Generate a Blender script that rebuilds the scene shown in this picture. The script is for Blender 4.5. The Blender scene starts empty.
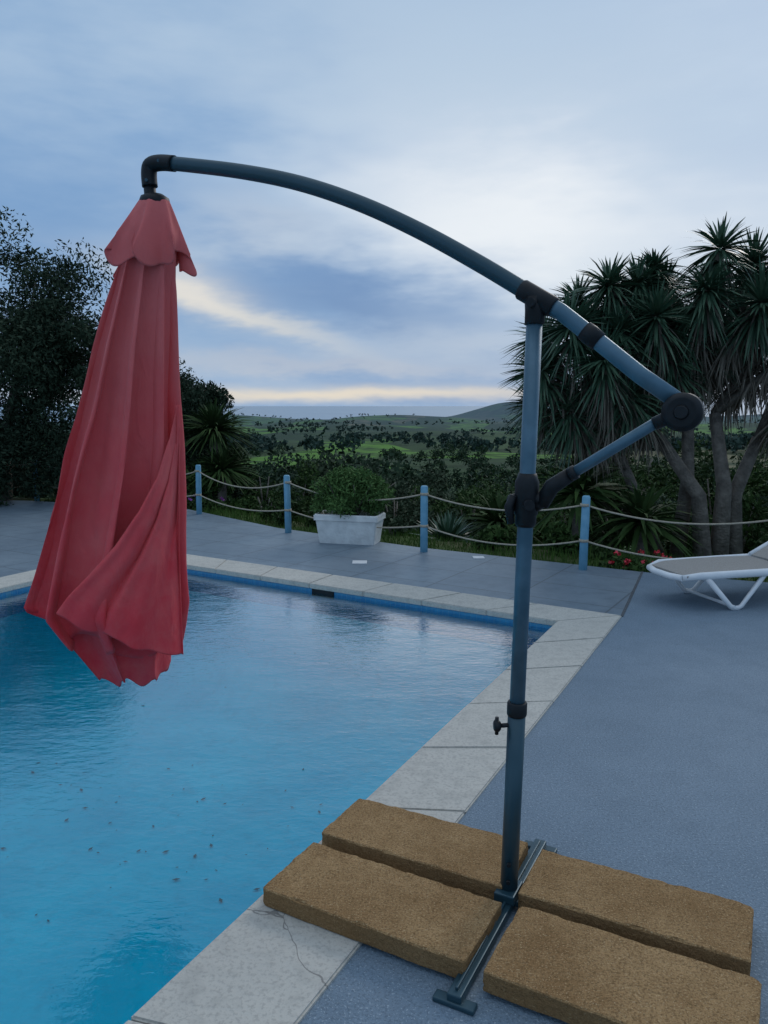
import bpy, bmesh, math, random
import numpy as np
from mathutils import Vector, Matrix, noise
random.seed(7); RNG=np.random.default_rng(7)
scn=bpy.context.scene
scn.view_settings.view_transform='Standard'; scn.view_settings.look='None'; scn.view_settings.exposure=0
COL=scn.collection
# ---------------------------------------------------------------- helpers
def link(o,parent=None):
    COL.objects.link(o)
    if parent: o.parent=parent
    return o
def empty(name):
    e=bpy.data.objects.new(name,None); COL.objects.link(e); e.empty_display_size=.1; return e
def mesh_obj(name,verts,faces,mat=None,parent=None,smooth=False):
    me=bpy.data.meshes.new(name); me.from_pydata([tuple(v) for v in verts],[],faces); me.validate()
    if mat: me.materials.append(mat)
    if smooth: me.polygons.foreach_set("use_smooth",[True]*len(me.polygons))
    me.update()
    return link(bpy.data.objects.new(name,me),parent)
def quads_obj(name,V,k,mat,parent=None):
    """V: (n*k,3) array, faces of k verts each"""
    n=len(V)//k
    me=bpy.data.meshes.new(name)
    me.vertices.add(len(V)); me.vertices.foreach_set("co",V.astype(np.float32).ravel())
    me.loops.add(n*k); me.loops.foreach_set("vertex_index",np.arange(n*k,dtype=np.int32))
    me.polygons.add(n); me.polygons.foreach_set("loop_start",np.arange(0,n*k,k,dtype=np.int32))
    me.update(calc_edges=True); me.materials.append(mat)
    return link(bpy.data.objects.new(name,me),parent)
def tube(name,pts,rad,mat,parent=None,seg=16,flat=1.0,caps=True):
    pts=[Vector(p) for p in pts]; n=len(pts)
    if not hasattr(rad,'__len__'): rad=[rad]*n
    verts=[];faces=[]
    up=None
    for i,p in enumerate(pts):
        t=(pts[min(i+1,n-1)]-pts[max(i-1,0)]).normalized()
        if up is None:
            ref=Vector((0,0,1)) if abs(t.z)<.9 else Vector((1,0,0))
            up=(ref-t*ref.dot(t)).normalized()
        else: up=(up-t*up.dot(t)).normalized()
        side=t.cross(up)
        for k in range(seg):
            a=2*math.pi*k/seg
            verts.append(p+up*math.cos(a)*rad[i]+side*math.sin(a)*rad[i]*flat)
    for i in range(n-1):
        for k in range(seg):
            a=i*seg+k;b=i*seg+(k+1)%seg
            faces.append((a,b,b+seg,a+seg))
    if caps:
        faces.append(tuple(range(seg))[::-1]); faces.append(tuple(range((n-1)*seg,n*seg)))
    o=mesh_obj(name,verts,faces,mat,parent)
    me=o.data
    for p in me.polygons: p.use_smooth=len(p.vertices)==4
    return o
def box(name,c,size,mat,parent=None,rot=None,bev=.004,seg=2):
    bm=bmesh.new(); bmesh.ops.create_cube(bm,size=1)
    for v in bm.verts: v.co=Vector((v.co.x*size[0],v.co.y*size[1],v.co.z*size[2]))
    if bev: bmesh.ops.bevel(bm,geom=bm.edges[:],offset=bev,segments=seg,affect='EDGES',profile=.5)
    M=Matrix.Translation(Vector(c))@(rot.to_4x4() if rot else Matrix.Identity(4))
    bm.transform(M)
    me=bpy.data.meshes.new(name); bm.to_mesh(me); bm.free(); me.materials.append(mat)
    return link(bpy.data.objects.new(name,me),parent)
def frame(x,z=Vector((0,0,1))):
    x=Vector(x).normalized(); y=z.cross(x).normalized(); z=x.cross(y)
    return Matrix((x,y,z)).transposed()
class NT:
    def __init__(s,tree): s.t=tree; s.n=tree.nodes; s.l=tree.links
    def node(s,ty,ins={},**kw):
        nd=s.n.new(ty)
        for k,v in kw.items(): setattr(nd,k,v)
        for k,v in ins.items(): s.set(nd.inputs[k],v)
        return nd
    def set(s,i,v):
        if isinstance(v,bpy.types.NodeSocket): s.l.new(v,i)
        else: i.default_value=v
    def m(s,op,a,b=None,c=None,clamp=False):
        nd=s.n.new('ShaderNodeMath'); nd.operation=op; nd.use_clamp=clamp
        s.set(nd.inputs[0],a)
        if b is not None: s.set(nd.inputs[1],b)
        if c is not None: s.set(nd.inputs[2],c)
        return nd.outputs[0]
    def mix(s,f,a,b,mode='MIX'):
        nd=s.n.new('ShaderNodeMix'); nd.data_type='RGBA'; nd.blend_type=mode; nd.clamp_factor=True
        s.set(nd.inputs[0],f); s.set(nd.inputs[6],a if isinstance(a,bpy.types.NodeSocket) else (*a,1)); s.set(nd.inputs[7],b if isinstance(b,bpy.types.NodeSocket) else (*b,1))
        return nd.outputs[2]
    def noise(s,vec,scale,detail=4,rough=.55,dist=0):
        nd=s.node('ShaderNodeTexNoise',{'Scale':scale,'Detail':min(detail,4),'Roughness':rough,'Distortion':dist})
        if vec is not None: s.l.new(vec,nd.inputs['Vector'])
        return nd.outputs['Fac']
    def ramp(s,f,lo,hi):
        nd=s.n.new('ShaderNodeMapRange'); nd.clamp=True
        s.set(nd.inputs[0],f); nd.inputs[1].default_value=lo; nd.inputs[2].default_value=hi
        return nd.outputs[0]
def newmat(name):
    m=bpy.data.materials.new(name); m.use_nodes=True
    t=NT(m.node_tree); b=m.node_tree.nodes['Principled BSDF']
    pos=t.node('ShaderNodeNewGeometry').outputs['Position']
    return m,t,b,pos
def bump(t,b,h,strength=.5,dist=.01):
    bp=t.node('ShaderNodeBump',{'Strength':strength,'Distance':dist,'Height':h}); t.l.new(bp.outputs[0],b.inputs['Normal'])
def simple(name,c1,c2,scale=20,rough=.6,metal=0,bs=.2,bd=.003,det=3):
    m,t,b,pos=newmat(name)
    f=t.noise(pos,scale,det); t.set(b.inputs['Base Color'],t.mix(t.ramp(f,.35,.65),c1,c2))
    b.inputs['Roughness'].default_value=rough; b.inputs['Metallic'].default_value=metal
    if bs: bump(t,b,t.noise(pos,scale*4,2),bs,bd)
    return m
# ---------------------------------------------------------------- world / sky
w=bpy.data.worlds.new("World"); scn.world=w; w.use_nodes=True
W=NT(w.node_tree); 
for nd in list(W.n): W.n.remove(nd)
SUN_EL,SUN_AZ=math.radians(32),math.radians(34)
sky=W.node('ShaderNodeTexSky',sky_type='NISHITA',sun_disc=False); sky.sun_elevation=SUN_EL; sky.sun_rotation=SUN_AZ; sky.air_density=1.2; sky.dust_density=1.5
skyc=W.mix(1.0,sky.outputs[0],(.08,.08,.08),'MULTIPLY')
tc=W.node('ShaderNodeTexCoord').outputs['Generated']
sp=W.node('ShaderNodeSeparateXYZ',{'Vector':tc})
X,Y,Z=sp.outputs
nrm=W.m('SQRT',W.m('ADD',W.m('MULTIPLY',X,X),W.m('MULTIPLY',Y,Y)))
el=W.m('MULTIPLY',W.m('ARCTAN2',Z,nrm),57.2958); az=W.m('MULTIPLY',W.m('ARCTAN2',X,Y),57.2958)
mp=W.node('ShaderNodeCombineXYZ',{0:W.m('MULTIPLY',az,.035),1:W.m('MULTIPLY',el,.11),2:0.0}).outputs[0]
n1=W.noise(mp,1.1,4,.55); n2=W.noise(mp,3.2,4,.62)
wa=W.m('ADD',az,W.m('MULTIPLY',W.m('SUBTRACT',n1,.5),26.)); we=W.m('ADD',el,W.m('ADD',W.m('MULTIPLY',W.m('SUBTRACT',n1,.5),8.),W.m('MULTIPLY',W.m('SUBTRACT',n2,.5),6.)))
def blob(a0,e0,sa,se,slope=0.,soft=1.,wx=wa,wy=we):
    da=W.m('SUBTRACT',wx,a0); de=W.m('SUBTRACT',W.m('SUBTRACT',wy,e0),W.m('MULTIPLY',da,slope))
    q=W.m('ADD',W.m('POWER',W.m('ABSOLUTE',W.m('DIVIDE',da,sa)),2.),W.m('POWER',W.m('ABSOLUTE',W.m('DIVIDE',de,se)),2.))
    return W.m('MULTIPLY',W.m('EXPONENT',W.m('MULTIPLY',q,-1.)),soft)
cb=W.mix(W.ramp(el,2,40),(.195,.355,.61),(.245,.415,.645))
cb=W.mix(W.m('MULTIPLY',W.ramp(n2,.38,.68),.4),cb,(.43,.575,.75))
cb=W.mix(W.m('MULTIPLY',W.ramp(n1,.42,.62),.35),cb,(.51,.64,.78))
cb=W.mix(blob(7,21,24,8,-.15,.75),cb,(.50,.62,.75))
cb=W.mix(blob(9,12.5,12,5.,-.2,.95),cb,(.84,.88,.92))
cb=W.mix(blob(-9,12,8,2.4,-.1,.6),cb,(.56,.63,.72))
cb=W.mix(blob(-3,7.3,12,2.8,-.1,.95),cb,(.14,.265,.50))
cb=W.mix(blob(-24,10,9,8,0,.6),cb,(.17,.32,.57))
cb=W.mix(blob(28,7,12,6,0,.75),cb,(.65,.73,.82))
we2=W.m('ADD',el,W.m('MULTIPLY',W.m('SUBTRACT',n2,.5),4.))
cb=W.mix(blob(-10,6.4,8,.8,-.32,.65,az,we2),cb,(.78,.74,.66))
cb=W.mix(blob(-14,8.2,4,1.5,-.3,.75,az,we2),cb,(.85,.79,.70))
cb=W.mix(blob(-6,2.9,16,.7,-.03,.45,az,we2),cb,(.56,.57,.62))
cb=W.mix(blob(6,4.2,12,1.2,-.02,.5,az,we2),cb,(.50,.58,.70))
cb=W.mix(blob(-4,.8,20,.5,0,.85,az,W.m('ADD',el,W.m('MULTIPLY',W.m('SUBTRACT',n2,.5),1.6))),cb,(.84,.75,.61))
cb=W.mix(W.ramp(el,38,70),cb,(.70,.80,.92))  # brighter sky overhead, out of view, added to light the scene
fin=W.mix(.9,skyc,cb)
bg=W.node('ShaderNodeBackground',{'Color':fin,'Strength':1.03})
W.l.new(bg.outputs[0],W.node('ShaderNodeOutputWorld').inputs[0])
sd=bpy.data.lights.new("sun",'SUN'); sd.energy=.7; sd.angle=math.radians(14); sd.color=(1,.95,.9)
so=link(bpy.data.objects.new("sun",sd))
dirv=Vector((math.sin(SUN_AZ)*math.cos(SUN_EL),math.cos(SUN_AZ)*math.cos(SUN_EL),math.sin(SUN_EL)))
so.rotation_euler=dirv.to_track_quat('Z','Y').to_euler(); so.location=dirv*30
# ---------------------------------------------------------------- camera
cd=bpy.data.cameras.new("camera"); cam=link(bpy.data.objects.new("camera",cd)); scn.camera=cam
cam.location=(0,0,1.6); cam.rotation_euler=(math.radians(90-7.91),0,0)
cd.sensor_fit='HORIZONTAL'; cd.sensor_width=36; cd.lens=36.09; cd.clip_start=.05; cd.clip_end=60000
# ---------------------------------------------------------------- pool geometry
er=Vector((-.4625,-.8867)); ef=Vector((-.8495,.5275))
P1=Vector((1.31,5.565)); P2=Vector((-2.634,8.014)); P3=P2+er*11.5; P4=P1+er*11.5
pool=[P1,P2,P3,P4]
def offset(poly,ds):
    n=len(poly); L=[]
    cen=sum(poly,Vector((0,0)))/n
    for i in range(n):
        a,b=poly[i],poly[(i+1)%n]; d=(b-a).normalized(); nn=Vector((d.y,-d.x))
        if nn.dot(a-cen)<0: nn=-nn
        L.append((a+nn*ds[i],d))
    out=[]
    for i in range(n):
        (a,d),(b,e)=L[i-1],L[i]
        k=((b.x-a.x)*e.y-(b.y-a.y)*e.x)/(d.x*e.y-d.y*e.x); out.append(a+d*k)
    return out
OUT=offset(pool,[.39,.38,.38,.38])
WL=-.065; PB=-1.3
# materials
m_tile,t,b,pos=newmat("pool_paint")
f=t.noise(pos,1.1,5,.6); g=t.noise(pos,7,4,.65)
c=t.mix(t.ramp(f,.3,.7),(.018,.52,.66),(.035,.69,.81)); c=t.mix(t.m('MULTIPLY',t.ramp(g,.5,.8),.4),c,(.02,.33,.44)); t.set(b.inputs['Base Color'],c); b.inputs['Roughness'].default_value=.6
m_band,t,b,pos=newmat("pool_mosaic_tile")
mpn=t.node('ShaderNodeMapping',{'Vector':pos}); mpn.inputs['Rotation'].default_value=(0,0,math.atan2(ef.y,ef.x)*-1)
sx=t.node('ShaderNodeSeparateXYZ',{'Vector':mpn.outputs[0]})
def grid(t,a,size,wd): 
    fr=t.m('FRACT',t.m('DIVIDE',a,size)); return t.m('LESS_THAN',fr,wd)
gl=t.m('MAXIMUM',grid(t,sx.outputs[0],.05,.08),t.m('MAXIMUM',grid(t,sx.outputs[2],.05,.08),grid(t,sx.outputs[1],.05,.08)))
vn=t.node('ShaderNodeTexVoronoi',{'Vector':mpn.outputs[0],'Scale':18.})
cc=t.mix(vn.outputs['Color'],(.02,.18,.38),(.035,.26,.46)); t.set(b.inputs['Base Color'],t.mix(gl,cc,(.08,.27,.40))); b.inputs['Roughness'].default_value=.25
# water
m_w=bpy.data.materials.new("pool_water"); m_w.use_nodes=True; t=NT(m_w.node_tree)
for nd in list(t.n): t.n.remove(nd)
pos=t.node('ShaderNodeNewGeometry').outputs['Position']
mpn=t.node('ShaderNodeMapping',{'Vector':pos}); mpn.inputs['Rotation'].default_value=(0,0,.3); mpn.inputs['Scale'].default_value=(1,1.8,1)
h=t.m('ADD',t.m('MULTIPLY',t.noise(mpn.outputs[0],2.4,2,.5,.4),.6),t.m('MULTIPLY',t.noise(mpn.outputs[0],16,3,.6,.3),.28))
bp=t.node('ShaderNodeBump',{'Strength':.26,'Distance':.03,'Height':h})
fr=t.node('ShaderNodeFresnel',{'IOR':1.38,'Normal':bp.outputs[0]})
gls=t.node('ShaderNodeBsdfGlossy',{'Color':(1,1,1,1),'Roughness':.02,'Normal':bp.outputs[0]})
trn=t.node('ShaderNodeBsdfTransparent',{'Color':(.24,.92,1,1)})
mx=t.node('ShaderNodeMixShader',{0:t.m('MULTIPLY',fr.outputs[0],2.1,clamp=True),1:trn.outputs[0],2:gls.outputs[0]})
t.l.new(mx.outputs[0],t.node('ShaderNodeOutputMaterial').inputs[0])
# coping stone
m_cop,t,b,pos=newmat("coping_stone")
f1=t.noise(pos,2.2,6); f2=t.noise(pos,70,3,.7); f3=t.noise(pos,14,5)
oi=t.node('ShaderNodeNewGeometry').outputs['Random Per Island']
c=t.mix(f1,(.45,.43,.385),(.60,.57,.50)); c=t.mix(t.m('MULTIPLY',t.ramp(f2,.5,.62),.5),c,(.28,.265,.24)); c=t.mix(t.m('MULTIPLY',t.ramp(f3,.48,.72),.5),c,(.32,.31,.28))
c=t.mix(t.m('MULTIPLY',oi,.25),c,(.36,.35,.33))
nz=t.node('ShaderNodeVectorMath',{0:t.node('ShaderNodeTexNoise',{'Vector':pos,'Scale':6.}).outputs['Color'],3:.12}); nz.operation='SCALE'
vc=t.node('ShaderNodeTexVoronoi',{'Vector':t.node('ShaderNodeVectorMath',{0:pos,1:nz.outputs[0]}).outputs[0],'Scale':1.6},feature='DISTANCE_TO_EDGE')
px_=t.node('ShaderNodeSeparateXYZ',{'Vector':pos}).outputs
crack=t.m('MULTIPLY',t.m('LESS_THAN',vc.outputs['Distance'],.0025),t.m('LESS_THAN',px_[1],2.4))
c=t.mix(t.m('MULTIPLY',crack,.7),c,(.16,.15,.14))
t.set(b.inputs['Base Color'],c); b.inputs['Roughness'].default_value=.85
bump(t,b,t.m('SUBTRACT',t.m('ADD',t.m('MULTIPLY',f2,.5),f3),crack),.6,.008)
# decks
m_deck,t,b,pos=newmat("rough_deck_coating")
f1=t.noise(pos,.7,5,.65); f2=t.noise(pos,100,2,.8); f3=t.noise(pos,140,1,.8); f4=t.noise(pos,5,4,.7)
c=t.mix(t.ramp(f1,.32,.68),(.135,.195,.255),(.195,.26,.325)); c=t.mix(t.m('MULTIPLY',t.ramp(f4,.45,.7),.4),c,(.115,.165,.215))
c=t.mix(t.m('MULTIPLY',t.ramp(f2,.48,.62),.6),c,(.08,.12,.16)); c=t.mix(t.m('MULTIPLY',t.ramp(f3,.61,.69),.55),c,(.42,.49,.55))
t.set(b.inputs['Base Color'],c); b.inputs['Roughness'].default_value=.8
bump(t,b,t.m('ADD',f2,f3),.65,.0055)
m_pave,t,b,pos=newmat("paving_slabs")
mpn=t.node('ShaderNodeMapping',{'Vector':pos}); mpn.inputs['Rotation'].default_value=(0,0,-math.atan2(ef.y,ef.x))
sx=t.node('ShaderNodeSeparateXYZ',{'Vector':mpn.outputs[0]})
gl=t.m('MAXIMUM',grid(t,sx.outputs[0],.8,.018),grid(t,sx.outputs[1],.55,.024))
f1=t.noise(pos,1.1,4); f2=t.noise(pos,50,2,.7); f4=t.noise(pos,6,4,.7)
cell=t.node('ShaderNodeTexWhiteNoise',{'Vector':t.node('ShaderNodeCombineXYZ',{0:t.m('FLOOR',t.m('DIVIDE',sx.outputs[0],.8)),1:t.m('FLOOR',t.m('DIVIDE',sx.outputs[1],.55))}).outputs[0]}).outputs[0]
c=t.mix(t.ramp(f1,.3,.7),(.10,.145,.19),(.17,.225,.27)); c=t.mix(t.m('MULTIPLY',cell,.25),c,(.23,.28,.32)); c=t.mix(t.m('MULTIPLY',t.ramp(f4,.45,.7),.6),c,(.08,.115,.15)); c=t.mix(t.m('MULTIPLY',f2,.3),c,(.22,.26,.30)); c=t.mix(t.m('MULTIPLY',gl,.7),c,(.07,.085,.1))
t.set(b.inputs['Base Color'],c); b.inputs['Roughness'].default_value=.5
bump(t,b,t.m('SUBTRACT',t.m('ADD',t.m('MULTIPLY',f2,.3),f4),gl),.4,.005)

def ngon(name,pts,z,mat,parent=None):
    return mesh_obj(name,[(p[0],p[1],z) for p in pts],[tuple(range(len(pts)))],mat,parent)
sp_=empty("swimming_pool")
for i in range(4):
    a,b_=pool[i],pool[(i+1)%4]
    mesh_obj("tile_band",[(a.x,a.y,-.26),(b_.x,b_.y,-.26),(b_.x,b_.y,-.02),(a.x,a.y,-.02)],[(0,1,2,3)],m_band,sp_)
prf=[(0,-.26),(0,-.75)]+[(.9*(1-math.cos(a)),-.75-.55*math.sin(a)) for a in [k*math.pi/2/10 for k in range(1,11)]]
vv=[];ff=[]
for ins,z in prf:
    ring_=offset(pool,[-ins]*4) if ins else pool
    vv+=[(p.x,p.y,z) for p in ring_]
for i in range(len(prf)-1):
    for k in range(4): ff.append((4*i+k,4*i+(k+1)%4,4*i+4+(k+1)%4,4*i+4+k))
L_=4*(len(prf)-1); ff.append((L_,L_+1,L_+2,L_+3))
mesh_obj("basin",vv,ff,m_tile,sp_,True)
m_blk=simple("black_plastic",(.006,.008,.010),(.012,.015,.018),30,.5,0,0); m_blk.node_tree.nodes['Principled BSDF'].inputs['Specular IOR Level'].default_value=.3
sk=P1.lerp(P2,.47); box("skimmer",(sk.x,sk.y,-.07),(.24,.02,.065),m_blk,sp_,frame(Vector((ef.x,ef.y,0))),.003)
def coping_run(A,B,Ao,Bo,n,gap=.003):
    for i in range(n):
        t0=i/n;t1=(i+1)/n
        L=(B-A).length
        g=gap/L
        a=A.lerp(B,t0+g);b_=A.lerp(B,t1-g);ao=Ao.lerp(Bo,t0+g);bo=Ao.lerp(Bo,t1-g)
        no=(a-ao).normalized()*.02
        a=a+no;b_=b_+no
        zt=.012+random.uniform(-.0015,.0015); zb=-.035
        bm=bmesh.new(); vs=[bm.verts.new((p.x,p.y,z)) for z in (zb,zt) for p in (a,b_,bo,ao)]
        for f in [(3,2,1,0),(4,5,6,7),(0,1,5,4),(1,2,6,5),(2,3,7,6),(3,0,4,7)]: bm.faces.new([vs[k] for k in f])
        bmesh.ops.recalc_face_normals(bm,faces=bm.faces[:]); bmesh.ops.bevel(bm,geom=bm.edges[:],offset=.006,segments=2,affect='EDGES')
        me=bpy.data.meshes.new("coping_slab"); bm.to_mesh(me); bm.free(); me.materials.append(m_cop); link(bpy.data.objects.new("coping_slab",me),sp_)
coping_run(P1,P2,OUT[0],OUT[1],8); coping_run(P2,P3,OUT[1],OUT[2],19); coping_run(P3,P4,OUT[2],OUT[3],8); coping_run(P4,P1,OUT[3],OUT[0],19)
wat=ngon("pool_water",pool,WL,m_w)
m_deb=simple("wet_leaf",(.02,.09,.10),(.04,.06,.05),40,.6,0,0)
dv=[]
for _ in range(420):
    u_,v_=random.random(),random.random()
    if noise.noise(Vector((u_*3,v_*5,2)))<-.05: continue
    p=P1.lerp(P2,.1+.8*u_).lerp(P4.lerp(P3,.1+.8*u_),.1+v_*.7); r=random.uniform(.008,.028); a=random.random()*6.28
    z=WL+.003 if random.random()<.15 else PB+.012
    if z>-1: r*=.45
    for k in range(4): dv.append((p.x+math.cos(a+k*1.57)*r*(1 if k%2 else .45),p.y+math.sin(a+k*1.57)*r*(1 if k%2 else .45),z))
quads_obj("leaf_litter",np.array(dv),4,m_deb)
# deck
dk=empty("pool_deck")
C0,C1,C2,C3=OUT
S=(2.5,7.3)
ngon("rough_deck",[C0,S,(3.5,6.85),(8,5.0),(16,2),(16,-14),(C3.x,-14),C3],0,m_deck,dk)
ngon("far_deck",[C0,C1,(-14,7.5),(-14,14.4),(-6,12.9),(-3.1,11.9),(-1.4,10.0),(.4,8.6),(1.95,7.65),S],0,m_pave,dk)
ngon("left_deck",[C1,C2,(-14,C2.y),(-14,7.5)],0,m_pave,dk)
ngon("near_deck",[C2,C3,(C3.x,-14),(-14,-14),(-14,C2.y)],0,m_pave,dk)
m_white=simple("white_plastic",(.6,.61,.62),(.7,.7,.7),20,.4)
box("floor_drain",(-.25,7.75,.004),(.15,.15,.008),m_white,dk); box("floor_drain",(1.0,8.0,.004),(.12,.12,.008),m_white,dk)
m_seam=simple("joint_mortar",(.06,.07,.08),(.1,.11,.12),30,.9)
sv=Vector((S[0]-C0.x,S[1]-C0.y,0)); box("expansion_joint",(C0.x+sv.x/2,C0.y+sv.y/2,.002),(sv.length,.02,.006),m_seam,dk,frame(sv),0)
edge=[(-14,14.4),(-6,12.9),(-3.1,11.9),(-1.4,10.0),(.4,8.6),(1.95,7.65),S,(3.5,6.85),(8,5.0),(16,2)]
vv=[];ff=[]
for i,e in enumerate(edge): vv+= [(e[0],e[1],0),(e[0],e[1],-.8)]
for i in range(len(edge)-1): ff.append((2*i,2*i+1,2*i+3,2*i+2))
mesh_obj("deck_edge",vv,ff,simple("concrete",(.25,.25,.24),(.34,.33,.32),10,.9),dk)
# ---------------------------------------------------------------- terrain
def smooth(a,b,x):
    t=min(1,max(0,(x-a)/(b-a))); return t*t*(3-2*t)
def edge_y(x):
    for (x0,y0),(x1,y1) in zip(edge,edge[1:]):
        if x0<=x<=x1: return y0+(y1-y0)*(x-x0)/(x1-x0)
    return 14.4 if x<0 else 2
prof=[(0,-.08),(1.5,-.14),(6,-.9),(15,-2.9),(40,-7.0),(100,-11),(300,-16.5),(600,-22),(1000,-30),(2000,-46),(3500,-63),(60000,-63)]
def ground_z(x,y):
    d=math.hypot(max(0,abs(x)-14),max(0,y-edge_y(max(-14,min(16,x))))) if y>-14 else math.hypot(max(0,abs(x)-14),-14-y)
    if d<=0: return -3.0 if y<edge_y(max(-14,min(16,x)))-.8 else -.09
    for (a,za),(b_,zb) in zip(prof,prof[1:]):
        if a<=d<=b_: z=za+(zb-za)*(d-a)/(b_-a); break
    z+=noise.noise(Vector((x*.15,y*.15,0)))*.12*smooth(1,8,d)
    z+=noise.noise(Vector((x*.01,y*.01,3)))*2.5*smooth(30,150,d)
    z+=noise.noise(Vector((x*.0032,y*.0032,7)))*13*smooth(250,900,d)*(1-smooth(2600,3400,d))
    z+=58*math.exp(-((x-420)/150)**2-((y-2700)/500)**2)+34*math.exp(-((x-640)/240)**2-((y-2500)/400)**2)
    z+=20*math.exp(-((x+360)/260)**2-((y-1900)/260)**2)+17*math.exp(-((x-60)/220)**2-((y-1700)/260)**2)+12*math.exp(-((x+120)/90)**2-((y-1300)/150)**2)
    z+=50*math.exp(-((x-1700)/600)**2-((y-2300)/600)**2)
    return z
N=150
s0=42000/(math.exp(9.2)-1)
ax=[math.copysign(1,i)*s0*(math.exp(9.2*abs(i)/N)-1) for i in range(-N,N+1)]
ay=[7+a for a in ax]
vv=[]
n=len(ax)
for j in range(n):
    for i in range(n): vv.append((ax[i],ay[j],ground_z(ax[i],ay[j])))
ff=[(j*n+i,j*n+i+1,(j+1)*n+i+1,(j+1)*n+i) for j in range(n-1) for i in range(n-1)]
m_gr,t,b,pos=newmat("countryside_ground")
sx=t.node('ShaderNodeSeparateXYZ',{'Vector':pos}).outputs
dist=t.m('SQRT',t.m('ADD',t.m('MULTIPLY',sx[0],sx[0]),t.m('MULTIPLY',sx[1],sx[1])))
near=t.mix(t.noise(pos,2.5,4,.7),(.035,.07,.018),(.08,.10,.035)); near=t.mix(t.m('MULTIPLY',t.ramp(t.noise(pos,.6,4),.5,.68),.6),near,(.12,.10,.065))
vo=t.node('ShaderNodeTexVoronoi',{'Vector':t.node('ShaderNodeMapping',{'Vector':pos,'Scale':(1,.3,1)}).outputs[0],'Scale':.018})
vs_=t.node('ShaderNodeSeparateColor',{0:vo.outputs['Color']}).outputs
far=t.mix(vs_[0],(.026,.05,.022),(.05,.085,.032)); far=t.mix(t.m('GREATER_THAN',vs_[1],.60),far,(.095,.20,.035)); far=t.mix(t.m('GREATER_THAN',vs_[2],.85),far,(.14,.13,.075))
far=t.mix(t.m('MULTIPLY',t.ramp(t.noise(pos,.03,4,.7),.47,.55),.85),far,(.025,.045,.022))
c=t.mix(t.ramp(dist,22,60),near,far); c=t.mix(t.m('MULTIPLY',t.ramp(dist,350,2400),.82),c,(.075,.12,.145))  # aerial haze painted into the base colour, bluer with distance
t.set(b.inputs['Base Color'],c); b.inputs['Roughness'].default_value=.95; b.inputs['Specular IOR Level'].default_value=.1
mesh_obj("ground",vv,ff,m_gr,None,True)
m_sea=simple("sea",(.16,.24,.32),(.19,.28,.36),.001,.3,0,0,0)
mesh_obj("sea",[(-42000,2900,-59),(42000,2900,-59),(42000,42000,-59),(-42000,42000,-59)],[(0,1,2,3)],m_sea)
# ---------------------------------------------------------------- foliage
def leafmat(name,c1,c2,c3,rough=.75,spec=.12):
    m,t,b,pos=newmat(name)
    g=t.node('ShaderNodeNewGeometry').outputs['Random Per Island']
    c=t.mix(g,c1,c2); c=t.mix(t.ramp(t.noise(pos,1.1,1),.4,.65),c,c3)
    t.set(b.inputs['Base Color'],c); b.inputs['Roughness'].default_value=rough; b.inputs['Specular IOR Level'].default_value=spec
    return m
m_ol=leafmat("olive_leaf",(.025,.043,.024),(.048,.072,.042),(.028,.046,.027))
m_bush=leafmat("bush_leaf",(.025,.055,.015),(.065,.11,.03),(.035,.06,.02))
m_bush2=leafmat("silver_bush_leaf",(.035,.058,.030),(.075,.10,.058),(.04,.06,.034))
m_far=leafmat("far_tree_leaf",(.022,.045,.022),(.045,.075,.032),(.028,.05,.028))
m_far2=leafmat("hazy_tree_leaf",(.03,.055,.045),(.05,.085,.06),(.035,.06,.05))  # bluish haze of distance is put into these leaf colours
m_yuc=leafmat("yucca_leaf",(.035,.085,.05),(.095,.155,.09),(.05,.10,.06),.4,.3)
m_dead=leafmat("dead_yucca_leaf",(.12,.10,.08),(.26,.22,.17),(.16,.14,.11),.8)
m_grass=leafmat("grass_blade",(.04,.09,.018),(.085,.15,.03),(.06,.10,.025))
m_bark=simple("bark",(.10,.085,.07),(.2,.17,.14),9,.9,0,.8,.02)
def leaf_cloud(clumps,per,size,asp=.4,droop=0.):
    cl=np.array(clumps,float); n=len(cl)*per
    c=np.repeat(cl,per,axis=0)
    d=RNG.normal(size=(n,3)); d/=np.linalg.norm(d,axis=1,keepdims=True)
    r=RNG.random(n)**.45*c[:,3]
    p=c[:,:3]+d*r[:,None]*np.array([1,1,.85])
    ax_=RNG.normal(size=(n,3))+d*.8; ax_[:,2]-=droop; ax_/=np.linalg.norm(ax_,axis=1,keepdims=True)
    sd_=np.cross(ax_,RNG.normal(size=(n,3))); sd_/=np.linalg.norm(sd_,axis=1,keepdims=True)
    s=size*(.6+.8*RNG.random(n))[:,None]
    V=np.stack([p-ax_*s*.5,p+sd_*s*asp*.5,p+ax_*s*.5,p-sd_*s*asp*.5],axis=1)
    return V.reshape(-1,3)
def crown(c,r,n,cr):
    out=[]
    for _ in range(n):
        v=Vector((random.gauss(0,1),random.gauss(0,1),random.gauss(0,1))).normalized()*(random.random()**.4)
        out.append((c[0]+v.x*r[0],c[1]+v.y*r[1],c[2]+v.z*r[2],cr*random.uniform(.55,1.2)))
    return out
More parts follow.
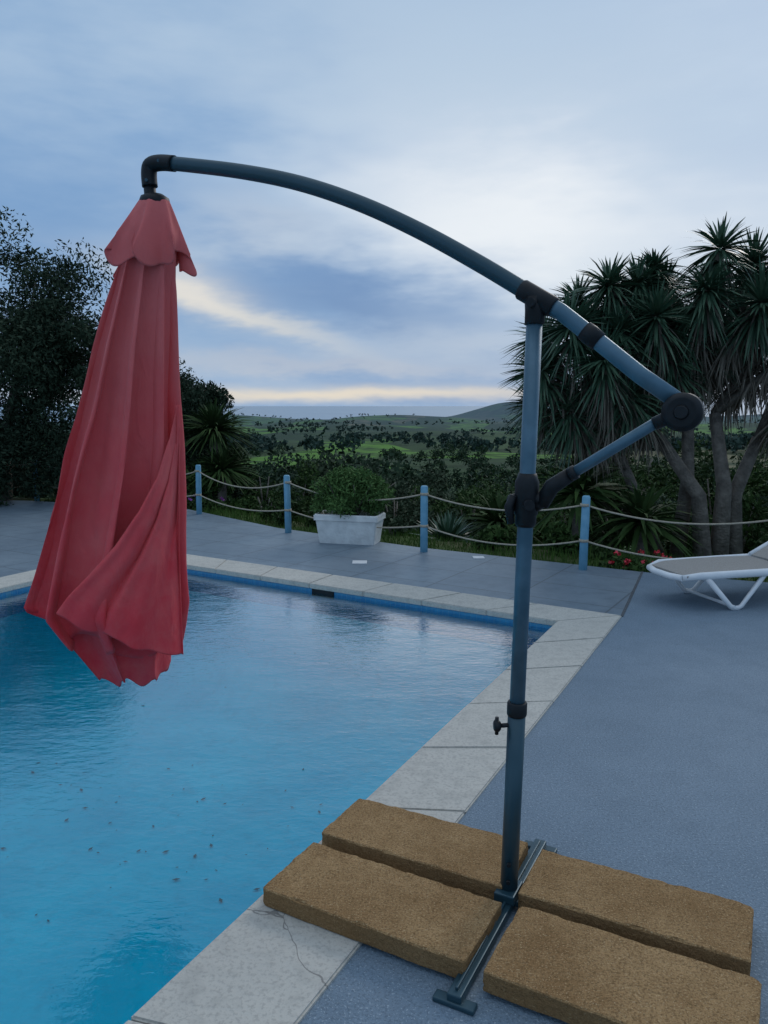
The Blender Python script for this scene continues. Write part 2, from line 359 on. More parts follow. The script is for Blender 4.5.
def tree(name,base,crowns,leafm,per,size,trunk_r=.16,asp=.35):
    e=empty(name)
    cl=[]
    for (c,r,n_,cr) in crowns: cl+=crown(c,r,n_,cr)
    quads_obj("foliage",leaf_cloud(cl,per,size,asp),4,leafm,e)
    base=Vector(base); c0=Vector(crowns[0][0]); fork=base.lerp(c0,.4)+Vector((.1,0,0))
    tube("trunk",[base-Vector((0,0,.4)),base.lerp(fork,.5)+Vector((.06,0,0)),fork],[trunk_r*1.3,trunk_r,trunk_r*.8],m_bark,e,10)
    for q in random.sample(cl,min(len(cl),22)):
        q=Vector(q[:3]); mid=fork.lerp(q,.5)+Vector((random.uniform(-.2,.2),random.uniform(-.2,.2),.1))
        tube("limb",[fork,mid,q],[trunk_r*.45,trunk_r*.25,.015],m_bark,e,6)
    return e
tree("olive_tree",(-6.6,13.0,-.3),[((-6.5,13.0,2.75),(1.8,1.5,1.75),80,.52),((-5.3,12.8,1.9),(.9,1.0,1.6),44,.42),((-8.4,13,1.9),(1.3,1.3,1.7),30,.5),((-6.6,12.4,.6),(1.9,.6,.6),34,.42)],m_ol,520,.08)
tree("olive_tree",(-4.0,14.6,-.5),[((-4.1,14.6,1.3),(.95,1.0,1.2),48,.42),((-3.2,14.4,1.1),(.5,.5,.8),18,.34),((-4.4,14,.3),(1.3,.7,.6),22,.4)],m_ol,420,.08)
def shrub(name,spots,mat,per,size,asp=.45):
    e=empty(name); cl=[]
    for (x,y,h,r) in spots:
        z=ground_z(x,y)
        for _ in range(max(4,int(9*r/.6))):
            cl.append((x+random.gauss(0,r*.55),y+random.gauss(0,r*.5),z+random.uniform(.1,1)*h*.85,r*random.uniform(.3,.5)))
    quads_obj("foliage",leaf_cloud(cl,per,size,asp),4,mat,e)
    for (x,y,h,r) in spots:
        z=ground_z(x,y)
        for k in range(3): tube("stem",[(x,y,z-.1),(x+random.uniform(-r,r)*.4,y+random.uniform(-r,r)*.4,z+h*.7)],[.025,.01],m_bark,e,5)
    return e
random.seed(11)
near_spots=[(-8+ i*.75+random.uniform(-.3,.3), 14.4+random.uniform(-.3,.6), random.uniform(.7,1.3), .6) for i in range(7)]
shrub("hedge",near_spots,m_ol,170,.09)
shrub("bush",[(-2.9,13.6,1.3,.6),(-2.1,13.4,1.0,.55),(-1.6,13.9,1.1,.6),(-3.2,12.9,.8,.5),(-1.9,12.3,.45,.4),(-1.5,11.2,.35,.35),(-.8,10.8,.3,.3)],m_bush,260,.075)
shrub("bush",[(-.7,12.6,.7,.6),(.2,13.6,.9,.6),(-.1,14.9,1.4,.8),(.8,11.9,.45,.5),(.5,16,1.6,.9),(-.9,16,1.6,.9),(.1,10.4,.3,.3)],m_bush2,260,.075)
shrub("bush",[(1.4,12.4,.8,.6),(2.2,13.2,1.2,.8),(3.1,12.6,1.3,.8),(1.3,15.5,1.2,.8),(2.9,16,1.9,1.1),(1.3,9.2,.3,.3),(2.0,8.9,.35,.35)],m_bush,260,.08)
shrub("bush",[(4.2,12.5,1.9,.9),(5.2,11.8,1.9,.9),(6.3,11.0,1.9,.9),(6.8,9.6,1.4,.8),(4.6,14.5,2.8,1.1),(3.1,10.2,.9,.5),(4.9,10.5,1.2,.7),(7.6,8.5,1.4,.9),(6,13.5,2.5,1.1)],m_bush,240,.09)
random.seed(5)
def grove(name,n_,ymin,ymax,hx,mat,h0,h1,per,size,clumps,xoff=0,thr=-.12):
    cl=[]
    for _ in range(n_):
        y=ymin*(ymax/ymin)**random.random(); x=xoff+random.uniform(-hx,hx)*y
        if noise.noise(Vector((x*6/y,y*.012 if y<300 else y*.005,1)))<thr: continue
        z=ground_z(x,y); h=random.uniform(h0,h1)
        for _k in range(clumps):
            a=random.random()*6.28; rr=random.random()**.5*h*.42
            cl.append((x+math.cos(a)*rr,y+math.sin(a)*rr,z+h*random.uniform(.25,.85),h*random.uniform(.16,.3)))
    quads_obj(name,leaf_cloud(cl,per,size,.6),4,mat)
grove("shrub_mass",85,16,28,.55,m_bush2,.9,2.0,140,.12,6,0,-.4)
grove("olive_grove",115,28,60,.55,m_ol,2.2,4.0,120,.22,7,0,-.3)
grove("wood",290,60,240,.55,m_far,3,5.5,55,.5,6,0,-.12)
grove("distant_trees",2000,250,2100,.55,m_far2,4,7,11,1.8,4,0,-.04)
def blades(head,R,nb,Wd,dirmin=-.5,dirmax=1.,up=Vector((0,0,1)),droop=.25,seg=3,rng=random):
    out=[]
    q=up.to_track_quat('Z','Y')
    for _ in range(nb):
        a=rng.random()*6.283; z=rng.uniform(dirmin,dirmax); rr=math.sqrt(max(0,1-z*z))
        d=q@Vector((rr*math.cos(a),rr*math.sin(a),z))
        L=R*rng.uniform(.75,1.1); side=d.cross(Vector((0,0,1)))
        if side.length<.1: side=Vector((1,0,0))
        side.normalize(); tw=rng.uniform(-.6,.6); side=(side*math.cos(tw)+d.cross(side)*math.sin(tw))
        pv=None
        for k in range(seg+1):
            f=k/seg; wd=Wd*(.55+.9*f-1.45*f*f) if f<1 else 0.002
            p=Vector(head)+d*(.03+L*f)+Vector((0,0,-droop*L*f*f))
            cur=(p-side*wd*.5,p+side*wd*.5)
            if pv: out+= [pv[0],pv[1],cur[1],cur[0]]
            pv=cur
    return out
random.seed(21)
yt=empty("yucca_tree")
heads=[(2.64,9.3,2.97),(3.25,9.6,3.2),(3.92,9.3,3.4),(4.5,9.7,3.3),(5.1,9.4,3.2),(2.15,9.1,2.5),(1.9,9.4,2.0),(2.5,8.9,2.1),(3.1,9.0,2.6),(3.7,9.1,2.9),(4.3,9.0,2.75),(2.25,9.4,1.5),(2.85,9.2,1.7),(3.4,9.3,2.1),(4.95,9.0,1.75),(4.95,9.1,2.5),(2.0,9.8,2.4),(2.9,9.9,2.75),(3.5,9.9,3.05),(5.6,9.2,2.7),(4.1,9.9,3.1),(2.9,10,2.2),(5.5,9.5,2.0),
 (2.35,9.6,2.85),(3.0,9.4,3.0),(3.55,9.4,2.5),(2.6,9.5,1.85),(4.7,9.8,2.9),(4.0,9.6,2.35),(3.3,9.8,1.75),(4.6,9.9,2.3),(2.7,9.1,2.45),(1.95,9.9,1.6),(5.3,9.8,3.0)]
fv=[];dvv=[]
bases=[Vector((3.95,9.3,-.6)),Vector((3.6,9.6,-.6)),Vector((4.4,9.5,-.6))]
forks=[Vector((3.35,9.4,1.2)),Vector((4.05,9.5,1.5)),Vector((4.6,9.5,1.2)),Vector((2.9,9.5,1.0)),Vector((3.75,9.6,1.7))]
tube("trunk",[bases[0],(3.85,9.35,.5),forks[0],],[.13,.09,.07],m_bark,yt,10)
tube("trunk",[bases[0]+Vector((.2,.1,0)),(4.15,9.35,.6),forks[1]],[.13,.09,.07],m_bark,yt,10)
tube("trunk",[bases[2],(4.35,9.5,.5),forks[2]],[.12,.09,.07],m_bark,yt,10)
tube("trunk",[bases[1],(3.2,9.6,.4),forks[3]],[.10,.07,.06],m_bark,yt,10)
tube("trunk",[bases[1]+Vector((.1,0,0)),(3.8,9.6,.7),forks[4]],[.11,.08,.07],m_bark,yt,10)
for hd in heads:
    h=Vector(hd); fk=min(forks,key=lambda f:(f-h).length+ (1 if f.z>h.z else 0))
    d=(h-fk); up=(d.normalized()+Vector((random.uniform(-.25,.25),random.uniform(-.25,.25),.8))).normalized()
    mid=fk.lerp(h,.55)+Vector((0,0,-.08)); tube("limb",[fk,mid,h],[.06,.05,.04],m_bark,yt,8)
    fv+=blades(h,.50*random.uniform(.78,1.18),random.randint(120,190),.048,-.45,1.,up,random.uniform(.12,.32))
    for k in range(7):
        p=h.lerp(fk,.06+.10*k); dvv+=blades(p,.38,26,.035,-.95,-.35,up,.55)
    fv+=blades(h-up*.14,.48,70,.045,-.8,0,up,.35)
quads_obj("leaf_rosettes",np.array(fv),4,m_yuc,yt); quads_obj("dead_leaf_skirt",np.array(dvv),4,m_dead,yt)
def rosette_plant(name,p,R,nb,wd,mat,dmin=.1,droop=.15):
    e=empty(name); quads_obj("leaves",np.array(blades(Vector(p),R,nb,wd,dmin,1.,Vector((0,0,1)),droop)),4,mat,e)
    tube("stem",[(p[0],p[1],p[2]-1.0),(p[0],p[1],p[2])],[.09,.07],m_bark,e,8)
rosette_plant("dragon_tree",(-2.95,13.4,1.15),.85,260,.06,m_bush,-.2,.35)
rosette_plant("dragon_tree",(-2.75,13.0,.5),.7,200,.06,m_bush,-.2,.35)
rosette_plant("agave_plant",(.85,10.2,-.25),.55,120,.07,m_yuc)
rosette_plant("agave_plant",(-.35,10.9,-.2),.5,110,.06,m_yuc)
rosette_plant("palm_plant",(2.45,9.6,.5),.95,130,.10,m_bush,-.3,.4)
rosette_plant("palm_plant",(3.1,9.2,.2),.8,130,.09,m_bush,-.3,.4)
rosette_plant("palm_plant",(1.55,10.4,.0),.7,120,.08,m_bush,-.2,.4)
random.seed(3)
gv=[]
for _ in range(18000):
    x=random.uniform(-6,8); y=edge_y(x)+.03+random.random()**1.6*4.5; z=ground_z(x,y); h=random.uniform(.03,.16)*(.6+.8*max(0,noise.noise(Vector((x,y,0)))+.4)); a=random.random()*6.28
    dx,dy=math.cos(a)*.008,math.sin(a)*.008; lx,ly=random.gauss(0,.03),random.gauss(0,.03)
    gv+=[(x-dx,y-dy,z-.01),(x+dx,y+dy,z-.01),(x+lx,y+ly,z+h)]
quads_obj("grass",np.array(gv),3,m_grass)
m_fl=simple("red_petal",(.55,.02,.03),(.7,.05,.08),20,.5,0,0); m_fl2=simple("purple_petal",(.25,.05,.3),(.4,.1,.4),20,.5,0,0)
def flowers(cx,cy,w_,n_,mat,zz):
    cl=[(cx+random.uniform(-w_,w_),cy+random.uniform(-.15,.15),zz+random.uniform(0,.12),.03) for _ in range(n_)]
    e=empty("flower_bed"); quads_obj("petals",leaf_cloud(cl,10,.035,.9),4,mat,e)
    cl=[(cx+random.uniform(-w_,w_),cy+random.uniform(-.2,.2),zz-.04,.12) for _ in range(n_*2)]
    quads_obj("leaves",leaf_cloud(cl,60,.06,.6),4,m_bush,e)
flowers(2.6,7.6,.3,14,m_fl,0.0); flowers(-3.1,12.3,.5,14,m_fl2,.05)
# ---------------------------------------------------------------- fence
m_blue=simple("blue_painted_wood",(.12,.31,.44),(.17,.37,.50),12,.6,0,.3)
m_rope=simple("rope",(.34,.30,.23),(.46,.40,.31),60,.9,0,.8,.004)
fe=empty("rope_fence")
posts=[(-7.6,13.4),(-5.9,13.0),(-4.3,12.4),(-2.74,11.3),(-1.21,9.62),(.44,8.34),(1.95,7.41),(3.6,6.65),(5.5,5.9),(7.5,5.1)]
for (x,y) in posts:
    lx=random.uniform(-.006,.006)
    tube("post",[(x,y,-.2),(x+lx,y,.35),(x+lx*2,y,.715),(x+lx*2,y,.73)],[.042,.041,.04,.03],m_blue,fe,14)
    for z0 in (.64,.29): tube("rope_loop",[(x,y,z0-.014),(x,y,z0+.014)],.046,m_rope,fe,14)
for z0,sg in ((.64,.12),(.29,.10)):
    for (a,b_) in zip(posts,posts[1:]):
        A=Vector((a[0],a[1]-.0,z0)); B=Vector((b_[0],b_[1],z0)); s_=sg*random.uniform(.6,1.25)
        tube("rope",[A.lerp(B,k/14)+Vector((0,-.0,-s_*(1-(2*k/14-1)**2))) for k in range(15)],.0085,m_rope,fe,8)
# ---------------------------------------------------------------- planter
pl=empty("planter_box")
m_pl=simple("planter_concrete",(.62,.62,.60),(.78,.78,.75),8,.8,0,.5,.01)
bm=bmesh.new()
def ring(z,hx,hy): return [bm.verts.new((sx_*hx,sy_*hy,z)) for sx_,sy_ in((-1,-1),(1,-1),(1,1),(-1,1))]
rs=[ring(0,.33,.15),ring(.27,.365,.185),ring(.275,.385,.20),ring(.345,.385,.20),ring(.345,.355,.17),ring(.28,.345,.165)]
for a,b_ in zip(rs,rs[1:]):
    for k in range(4): bm.faces.new((a[k],a[(k+1)%4],b_[(k+1)%4],b_[k]))
bm.faces.new(rs[0][::-1]); 
bmesh.ops.bevel(bm,geom=[e for e in bm.edges if abs(e.verts[0].co.z-e.verts[1].co.z)>.03 or e.verts[0].co.z>.33],offset=.012,segments=3,affect='EDGES')
bm.transform(Matrix.Translation((-.40,8.95,.0))@Matrix.Rotation(-.25,4,'Z'))
me=bpy.data.meshes.new("trough"); bm.to_mesh(me); bm.free(); me.materials.append(m_pl); link(bpy.data.objects.new("trough",me),pl)
m_soil=simple("soil",(.04,.03,.02),(.08,.06,.04),30,.95)
box("soil",(-.40,8.95,.26),(.66,.30,.04),m_soil,pl,Matrix.Rotation(-.25,3,'Z'),0)
cl=[( -.40+random.gauss(0,.28),8.97+random.gauss(0,.1),.40+random.uniform(0,.44),.13) for _ in range(120)]
cl=[q for q in cl if ((q[0]+.4)/.47)**2+((q[2]-.40)/.42)**2<1]
quads_obj("plant_foliage",leaf_cloud(cl,220,.045,.35),4,leafmat("rosemary_leaf",(.045,.11,.03),(.13,.22,.065),(.08,.15,.045)),pl)
for _ in range(14): tube("stem",[(-.40+random.gauss(0,.12),8.95,.27),(-.40+random.gauss(0,.25),8.95+random.gauss(0,.12),.7)],[.008,.004],m_bark,pl,5)
# ---------------------------------------------------------------- sun lounger
sl=empty("sun_lounger")
m_wp=simple("white_resin",(.72,.73,.74),(.8,.8,.8),10,.45); m_tau=simple("taupe_mesh",(.30,.27,.24),(.38,.35,.32),120,.8,0,.5)
o=Vector((2.38,6.1,0)); e1=Vector((.965,.26,0)).normalized(); e2=Vector((-e1.y,e1.x,0))
def LP(a,b_,z): return o+e1*a+e2*b_+Vector((0,0,z))
for sgn in(-1,1):
    tube("side_rail",[LP(-.12,sgn*.22,.265),LP(0,sgn*.27,.285),LP(.6,sgn*.28,.285),LP(1.3,sgn*.28,.285),LP(1.9,sgn*.28,.285)],[.024,.03,.032,.032,.028],m_wp,sl,12,.7)
    for a0 in (.28,1.45):
        tube("leg",[LP(a0-.22,sgn*.27,.27),LP(a0+.0,sgn*.29,.03),LP(a0+.02,sgn*.29,.016),LP(a0+.07,sgn*.29,.016),LP(a0+.10,sgn*.29,.03),LP(a0+.32,sgn*.27,.27)],[.024,.02,.02,.02,.02,.024],m_wp,sl,10,.7)
tube("end_rail",[LP(-.12,.22,.265),LP(-.155,.1,.262),LP(-.155,-.1,.262),LP(-.12,-.22,.265)],.026,m_wp,sl,10)
for a0 in (.30,1.47): tube("cross_bar",[LP(a0,-.31,.03),LP(a0,.31,.03)],.014,m_wp,sl,8)
ps=[(-.10,.285),(.05,.305),(.3,.312),(.6,.312),(.88,.305)]
bk=[(.90,.315),(1.1,.41),(1.3,.53),(1.5,.68),(1.62,.80)]
def sheet(name,ps,hw,mat,th=.014):
    vv=[];ff=[];n_=len(ps)
    for (a,z) in ps:
        vv+=[LP(a,-hw,z),LP(a,hw,z),LP(a,hw,z-th),LP(a,-hw,z-th)]
    for i in range(n_-1):
        for k in range(4): ff.append((4*i+k,4*i+(k+1)%4,4*i+4+(k+1)%4,4*i+4+k))
    ff+= [(0,1,2,3),tuple(4*(n_-1)+k for k in (3,2,1,0))]
    return mesh_obj(name,vv,ff,mat,sl)
sheet("seat",ps,.25,m_tau); sheet("backrest",bk,.24,m_tau)
for sgn in(-1,1): tube("back_rail",[LP(a,sgn*.255,z) for a,z in bk],.02,m_wp,sl,8)
tube("back_top_rail",[LP(1.62,-.255,.80),LP(1.62,.255,.80)],.018,m_wp,sl,8)
tube("back_prop",[LP(1.3,0,.51),LP(1.6,0,.3)],.014,m_wp,sl,8)
# ---------------------------------------------------------------- weight slabs
m_slab,t,b,pos=newmat("weight_slab_stone")
f1=t.noise(pos,4,4,.7); f2=t.noise(pos,130,3,.8); f3=t.noise(pos,26,4,.75); f5=t.noise(pos,210,1,.5)
c=t.mix(t.ramp(f1,.33,.67),(.31,.18,.08),(.49,.31,.15)); c=t.mix(t.m('MULTIPLY',t.ramp(f3,.48,.7),.55),c,(.25,.14,.06)); c=t.mix(t.m('MULTIPLY',t.ramp(f2,.48,.60),.65),c,(.14,.08,.036)); c=t.mix(t.m('MULTIPLY',t.ramp(f5,.6,.7),.65),c,(.62,.45,.26))
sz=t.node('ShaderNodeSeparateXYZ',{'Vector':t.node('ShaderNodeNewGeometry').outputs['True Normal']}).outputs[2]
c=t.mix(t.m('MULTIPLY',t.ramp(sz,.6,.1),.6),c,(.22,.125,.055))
t.set(b.inputs['Base Color'],c); b.inputs['Roughness'].default_value=.95; b.inputs['Specular IOR Level'].default_value=.1
bump(t,b,t.m('ADD',t.m('MULTIPLY',f2,1.),f3),1.,.009)
du=Vector((.885,-.466,0)).normalized()
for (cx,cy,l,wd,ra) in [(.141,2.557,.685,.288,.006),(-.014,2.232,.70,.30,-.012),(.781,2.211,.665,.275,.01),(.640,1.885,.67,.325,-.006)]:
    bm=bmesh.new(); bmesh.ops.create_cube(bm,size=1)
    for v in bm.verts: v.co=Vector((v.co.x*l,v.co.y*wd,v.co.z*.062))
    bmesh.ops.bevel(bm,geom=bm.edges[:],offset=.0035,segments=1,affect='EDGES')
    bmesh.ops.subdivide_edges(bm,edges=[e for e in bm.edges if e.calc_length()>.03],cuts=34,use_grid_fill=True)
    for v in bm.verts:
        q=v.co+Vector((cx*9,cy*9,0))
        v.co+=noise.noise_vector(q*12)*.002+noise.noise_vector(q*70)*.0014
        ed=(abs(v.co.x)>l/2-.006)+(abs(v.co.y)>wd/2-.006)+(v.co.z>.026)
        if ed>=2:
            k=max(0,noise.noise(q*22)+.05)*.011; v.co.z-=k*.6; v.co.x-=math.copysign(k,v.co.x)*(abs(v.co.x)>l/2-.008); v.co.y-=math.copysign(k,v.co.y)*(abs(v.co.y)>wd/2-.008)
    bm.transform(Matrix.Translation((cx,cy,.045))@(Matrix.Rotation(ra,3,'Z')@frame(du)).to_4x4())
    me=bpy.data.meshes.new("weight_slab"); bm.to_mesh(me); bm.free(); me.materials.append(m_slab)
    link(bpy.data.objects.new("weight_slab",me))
# ---------------------------------------------------------------- cantilever umbrella
um=empty("cantilever_umbrella")
m_met,t,b,pos=newmat("grey_blue_metal")
f=t.noise(pos,9,4); t.set(b.inputs['Base Color'],t.mix(f,(.018,.055,.075),(.034,.08,.105))); b.inputs['Roughness'].default_value=.36; b.inputs['Metallic'].default_value=.3; bump(t,b,t.noise(pos,80,2),.06,.002)
m_met2,t,b,pos=newmat("light_metal")
f=t.noise(pos,7,4); t.set(b.inputs['Base Color'],t.mix(t.ramp(f,.35,.65),(.045,.11,.155),(.10,.185,.245))); b.inputs['Roughness'].default_value=.4; b.inputs['Metallic'].default_value=.3; bump(t,b,t.noise(pos,60,2),.08,.002)
B=Vector((.401,2.289,0)); T=Vector((.434,2.272,1.87))
def PP(z): return B.lerp(T,z/1.87)
beam=Vector((.458,.889,0)).normalized()
u=Vector((.889,-.457,0)).normalized()
cen=(Vector((.566,2.6,0))+Vector((.191,1.871,0)))/2
Rb=frame(beam)
box("base_beam",(cen.x,cen.y,.022),(.84,.042,.028),m_met,um,Rb,.004)
box("beam_rib",(cen.x,cen.y,.040),(.80,.008,.010),m_met,um,Rb,.002)
box("cross_beam",(B.x,B.y,.0245),(1.0,.042,.018),m_met,um,frame(u),.003)
for sgn in(-1,1):
    p=cen+beam*sgn*.41; box("foot_plate",(p.x,p.y,.008),(.035,.12,.016),m_met,um,Rb,.004)
box("post_bracket",(B.x,B.y,.05),(.10,.066,.03),m_met,um,Rb,.004)
for q in (.10,.16): tube("bolt",[PP(q)+Vector((-.008,-.024,0)),PP(q)+Vector((-.010,-.036,0))],.007,m_blk,um,6)
tube("lower_post",[PP(.03),PP(.3),PP(.66)],.0275,m_met,um,24)
tube("collar",[PP(.645),PP(.65),PP(.685),PP(.69)],[.029,.031,.031,.028],m_blk,um,24)
tube("upper_post",[PP(.66),PP(1.2),PP(1.83)],.0235,m_met2,um,24)
k0=PP(.615); tube("clamp_knob_shaft",[k0,k0+Vector((-.055,-.01,0))],.007,m_blk,um,10)
kc=k0+Vector((-.05,-.01,0))
tube("clamp_knob",[kc,kc+Vector((-.006,0,0)),kc+Vector((-.018,0,0)),kc+Vector((-.022,0,0))],[.012,.019,.019,.013],m_blk,um,12)
tube("clamp_wing",[kc+Vector((-.012,0,.028)),kc+Vector((-.012,0,-.028))],.006,m_blk,um,8)
s1=PP(1.31)
tube("slide_bracket",[PP(1.24),PP(1.25),PP(1.275),PP(1.28),PP(1.375),PP(1.385),PP(1.40)],[.027,.032,.032,.036,.036,.031,.027],m_blk,um,20)
tube("bracket_lug",[s1+u*.02,s1+u*.06+Vector((0,0,.02))],[.028,.024],m_blk,um,12,.7)
tube("handle_hub",[s1-u*.03,s1-u*.055],[.03,.022],m_blk,um,14)
tube("handle",[s1-u*.045+Vector((0,-.03,.025)),s1-u*.06+Vector((0,-.035,-.01)),s1-u*.052+Vector((0,-.035,-.06))],[.012,.014,.011],m_blk,um,10)
tube("handle_pin",[s1-Vector((0,.03,0)),s1-Vector((0,.052,0))],.016,m_blk,um,12)
H_=Vector((.802,2.083,1.581))
el_=Vector((.537,2.219,1.40))
tube("strut_joint",[s1+u*.045,s1.lerp(el_,.6),el_],[.024,.024,.021],m_blk,um,14,.8)
tube("strut_joint_end",[el_,el_.lerp(H_,.06)],.021,m_blk,um,14)
st_end=Vector((.752,2.107,1.560))
tube("strut",[el_,st_end],.0155,m_met2,um,14)
tube("strut_tip",[el_.lerp(st_end,.93),st_end.lerp(H_,.6)],[.018,.02],m_blk,um,14)
ny=u.cross(Vector((0,0,1))).normalized()
if ny.y>0: ny=-ny
tube("crank_hub",[H_-ny*.035,H_-ny*.03,H_+ny*.03,H_+ny*.04],[.04,.052,.052,.038],m_blk,um,26)
tube("crank_boss",[H_+ny*.04,H_+ny*.052],[.02,.016],m_blk,um,16)
arm=[(.802,2.083,1.600),(.70,2.136,1.681),(.576,2.199,1.794),(.50,2.238,1.862),(.433,2.273,1.907)]
tube("lower_boom",arm,.0235,m_met2,um,20,.8)
a0,a1=Vector(arm[2]),Vector(arm[1])
tube("boom_sleeve",[Vector(arm[2])+(Vector(arm[3])-Vector(arm[2]))*.2,Vector(arm[2]),a0.lerp(a1,.18)],[.027,.029,.027],m_blk,um,20,.85)
ctrl=[(.433,2.273,1.907),(.283,2.35,2.012),(.11,2.439,2.124),(-.076,2.534,2.228),(-.274,2.636,2.316),(-.488,2.746,2.385),(-.741,2.876,2.448),(-.80,2.906,2.458)]
def catmull(P,sub=8):
    P=[Vector(p) for p in P]; out=[]
    for i in range(len(P)-1):
        p0=P[max(i-1,0)];p1=P[i];p2=P[i+1];p3=P[min(i+2,len(P)-1)]
        for k in range(sub):
            t_=k/sub; out.append(.5*((2*p1)+(p2-p0)*t_+(2*p0-5*p1+4*p2-p3)*t_*t_+(3*p1-p0-3*p2+p3)*t_**3))
    return out+[P[-1]]
tube("curved_boom",catmull(ctrl),.0245,m_met,um,20,.8)
pv=Vector(arm[4]); dr=(Vector(ctrl[0])-Vector(arm[3])).normalized()
tube("pivot_sleeve",[pv-dr*.065,pv-dr*.06,pv+dr*.045,pv+dr*.05],[.027,.030,.030,.027],m_blk,um,20,.9)
tube("pivot_socket",[T+Vector((0,0,-.04)),T+Vector((0,0,-.035)),T+Vector((0,0,0)),pv],[.026,.029,.029,.03],m_blk,um,18)
tube("pivot_pin",[pv+ny*-.04+Vector((0,0,-.02)),pv+ny*.045+Vector((0,0,-.02))],.013,m_blk,um,12)
tube("end_elbow",catmull([(-.745,2.878,2.449),(-.80,2.906,2.460),(-.842,2.928,2.458),(-.852,2.933,2.43),(-.850,2.932,2.385)],5),[.028]*21,m_blk,um,16)
tube("elbow_fork",[(-.852,2.932,2.40),(-.850,2.932,2.36),(-.84,2.926,2.33)],[.022,.022,.026],m_blk,um,14)
for q in ((-.80,2.906,2.459),(-.853,2.93,2.40)): tube("elbow_screw",[Vector(q)+Vector((0,-.02,0)),Vector(q)+Vector((0,-.032,0))],.006,m_met,um,8)
tube("hub_cap",[(-.83,2.921,2.355),(-.83,2.921,2.345),(-.832,2.922,2.325),(-.833,2.922,2.31)],[.03,.05,.056,.05],m_blk,um,20)
# canopy ------------------------------------------------------
m_cl,t,b,pos=newmat("red_canvas")
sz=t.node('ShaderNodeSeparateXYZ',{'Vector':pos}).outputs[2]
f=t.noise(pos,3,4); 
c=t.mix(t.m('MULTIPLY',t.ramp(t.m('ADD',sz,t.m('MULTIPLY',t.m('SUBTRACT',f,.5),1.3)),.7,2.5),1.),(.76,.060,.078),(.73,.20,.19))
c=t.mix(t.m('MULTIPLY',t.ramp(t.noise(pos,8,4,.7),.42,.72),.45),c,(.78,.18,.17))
t.set(b.inputs['Base Color'],c); b.inputs['Roughness'].default_value=.85; b.inputs['Sheen Weight'].default_value=.1; b.inputs['Specular IOR Level'].default_value=.15
mpc=t.node('ShaderNodeMapping',{'Vector':pos}); mpc.inputs['Scale'].default_value=(1,1,.35)
wv=t.noise(mpc.outputs[0],14,3,.55,.8); bump(t,b,wv,.5,.02)
tr=t.node('ShaderNodeBsdfTranslucent',{'Color':c}); mxs=t.node('ShaderNodeMixShader',{0:.12,1:b.outputs[0],2:tr.outputs[0]}); t.l.new(mxs.outputs[0],t.n['Material Output'].inputs[0])
def interp(tab,x):
    for a,b_ in zip(tab,tab[1:]):
        if a[0]<=x<=b_[0]:
            k=(x-a[0])/(b_[0]-a[0]); return [p+(q-p)*k for p,q in zip(a[1:],b_[1:])]
    return list(tab[-1][1:]) if x>tab[-1][0] else list(tab[0][1:])
ax_tab=[(0,-.832,2.922,.045),(.12,-.845,2.925,.082),(.275,-.882,2.93,.095),(.52,-.925,2.94,.13),(.9,-.985,2.955,.178),(1.2,-1.035,2.97,.213),(1.5,-1.075,2.98,.248),(1.65,-1.045,2.98,.195),(1.85,-.99,2.98,.115)]
def canopy(name,n_p,amp,zlen,rscale,twist,seed,sub=420,rows=80,fold=.10,start=0.0,tip=0):
    vv=[];ff=[]
    for i in range(rows+1):
        t_=i/rows
        for k in range(sub):
            uu=2*math.pi*k/sub
            L=zlen(uu); dz=start+(L-start)*t_
            cx,cy,r=interp(ax_tab,dz)
            ph=n_p*uu+seed+1.3*math.sin(uu+seed)+1.1*noise.noise(Vector((math.cos(uu)*1.2,math.sin(uu)*1.2,dz*1.1+seed)))
            g=min(1,dz/.3)
            phi=uu+twist*dz+fold*g*math.sin(ph+1.1)
            tp=1+tip*math.exp(-((uu-math.pi-.1)/.22)**2)*smooth(.9,1.6,dz)
            rr=r*rscale*tp*(1+amp*g*math.sin(ph)+.12*noise.noise(Vector((math.cos(uu)*2,math.sin(uu)*2,dz*2.3+seed*3)))+.05*noise.noise(Vector((math.cos(uu)*6,math.sin(uu)*6,dz*4))))
            vv.append((cx+rr*math.cos(phi)*1.04,cy+rr*math.sin(phi),2.325-dz))
    for i in range(rows):
        for k in range(sub):
            a=i*sub+k;b_=i*sub+(k+1)%sub; ff.append((a,b_,b_+sub,a+sub))
    o=mesh_obj(name,vv,ff,m_cl,um,True)
    md=o.modifiers.new("thick",'SOLIDIFY'); md.thickness=.003
    return o
def zl_outer(uu):
    fr_=max(0,math.cos(uu-1.5*math.pi)); rt=max(0,math.cos(uu))
    return 1.55+.09*rt+.07*fr_+.028*math.sin(5*uu+1)+.012*math.sin(11*uu)
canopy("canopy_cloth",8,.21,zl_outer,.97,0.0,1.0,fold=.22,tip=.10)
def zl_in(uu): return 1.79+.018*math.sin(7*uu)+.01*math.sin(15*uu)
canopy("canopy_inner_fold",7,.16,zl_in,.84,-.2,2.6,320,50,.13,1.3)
rows=[(1.60,-.775,-.76),(1.48,-.79,-.765),(1.34,-.825,-.77),(1.22,-.88,-.775),(1.10,-.96,-.778),(1.00,-1.05,-.78),(.92,-1.13,-.78),(.86,-1.175,-.78)]
vv=[];ff=[];nr=90;nc=110
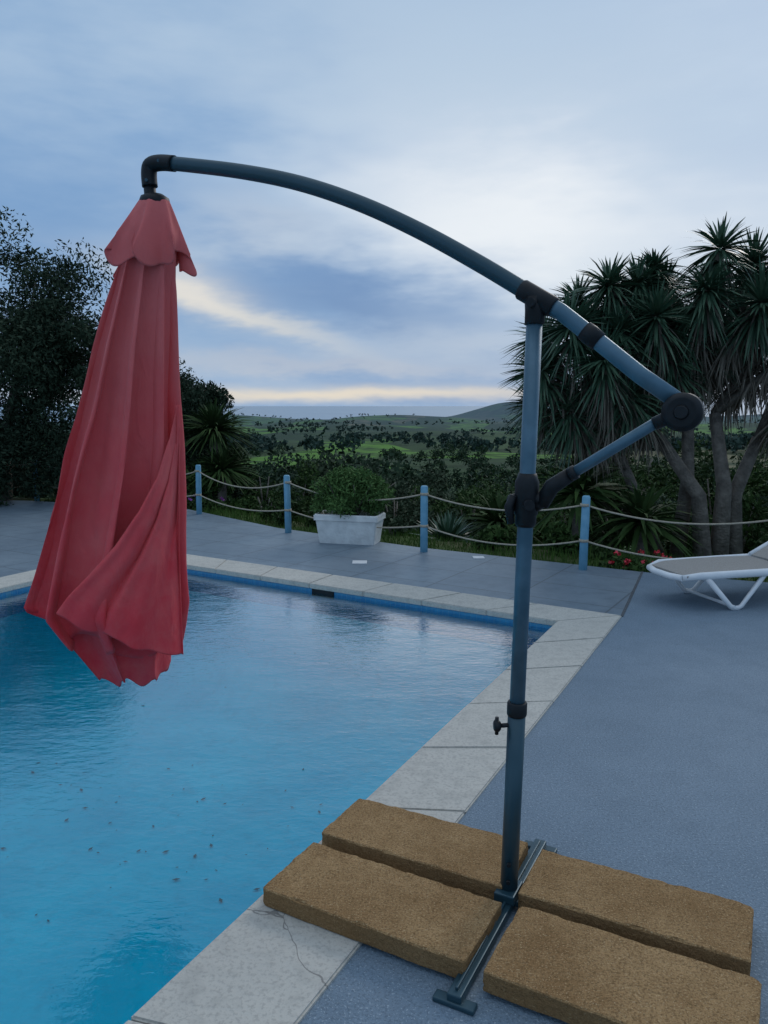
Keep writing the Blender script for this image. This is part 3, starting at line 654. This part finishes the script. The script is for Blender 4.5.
for i in range(nr+1):
    q=i/nr*(len(rows)-1); j=min(int(q),len(rows)-2); k=q-j
    z0=rows[j][0]+(rows[j+1][0]-rows[j][0])*k; xl=rows[j][1]+(rows[j+1][1]-rows[j][1])*k; xr=rows[j][2]+(rows[j+1][2]-rows[j][2])*k
    for c_ in range(nc+1):
        s_=c_/nc; x=xl+(xr-xl)*s_; v_=i/nr
        z=z0-(.21*s_*v_) - .012*math.sin(s_*9)*v_
        dz=2.325-z; cx,cy,r=interp(ax_tab,min(dz,1.5))
        R_=r*1.19; xx=max(-.97,min(.97,(x-cx)/R_))
        y=cy-R_*(1-abs(xx)**2.6)**(1/2.0)*.98-.004
        dgl=s_*1.5+.25*noise.noise(Vector((s_*3,v_*1.5,5)))
        wob=.015*math.sin(dgl*9)+.007*math.sin(dgl*19+1)+.012*noise.noise(Vector((x*6,0,z*2.5)))+.004*noise.noise(Vector((x*22,0,z*7)))
        vv.append((x,y-wob*min(1,v_*3),z+.006*math.sin(s_*17)*v_))
for i in range(nr):
    for c_ in range(nc):
        a=i*(nc+1)+c_; ff.append((a,a+1,a+nc+2,a+nc+1))
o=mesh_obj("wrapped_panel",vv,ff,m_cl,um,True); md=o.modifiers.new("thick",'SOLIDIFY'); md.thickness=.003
vv=[];ff=[];sub=300;rows_=28
for i in range(rows_+1):
    t_=i/rows_
    for k in range(sub):
        uu=2*math.pi*k/sub; L=.215+.03*math.sin(5*uu+.5)+.022*math.sin(3*uu)+.012*math.sin(13*uu)
        dz=-.005+L*t_; r=.048+.082*t_**.85
        rr=r*(1+.24*t_*math.sin(7*uu+1.2*math.sin(uu)+1.)+.12*t_*noise.noise(Vector((math.cos(uu)*3,math.sin(uu)*3,t_*2))))
        ph=uu+.21*t_*math.sin(7*uu+2.2)
        vv.append((-.832-.022*t_+rr*math.cos(ph),2.922+rr*math.sin(ph)*.95,2.33-dz))
for i in range(rows_):
    for k in range(sub):
        a=i*sub+k;b_=i*sub+(k+1)%sub; ff.append((a,b_,b_+sub,a+sub))
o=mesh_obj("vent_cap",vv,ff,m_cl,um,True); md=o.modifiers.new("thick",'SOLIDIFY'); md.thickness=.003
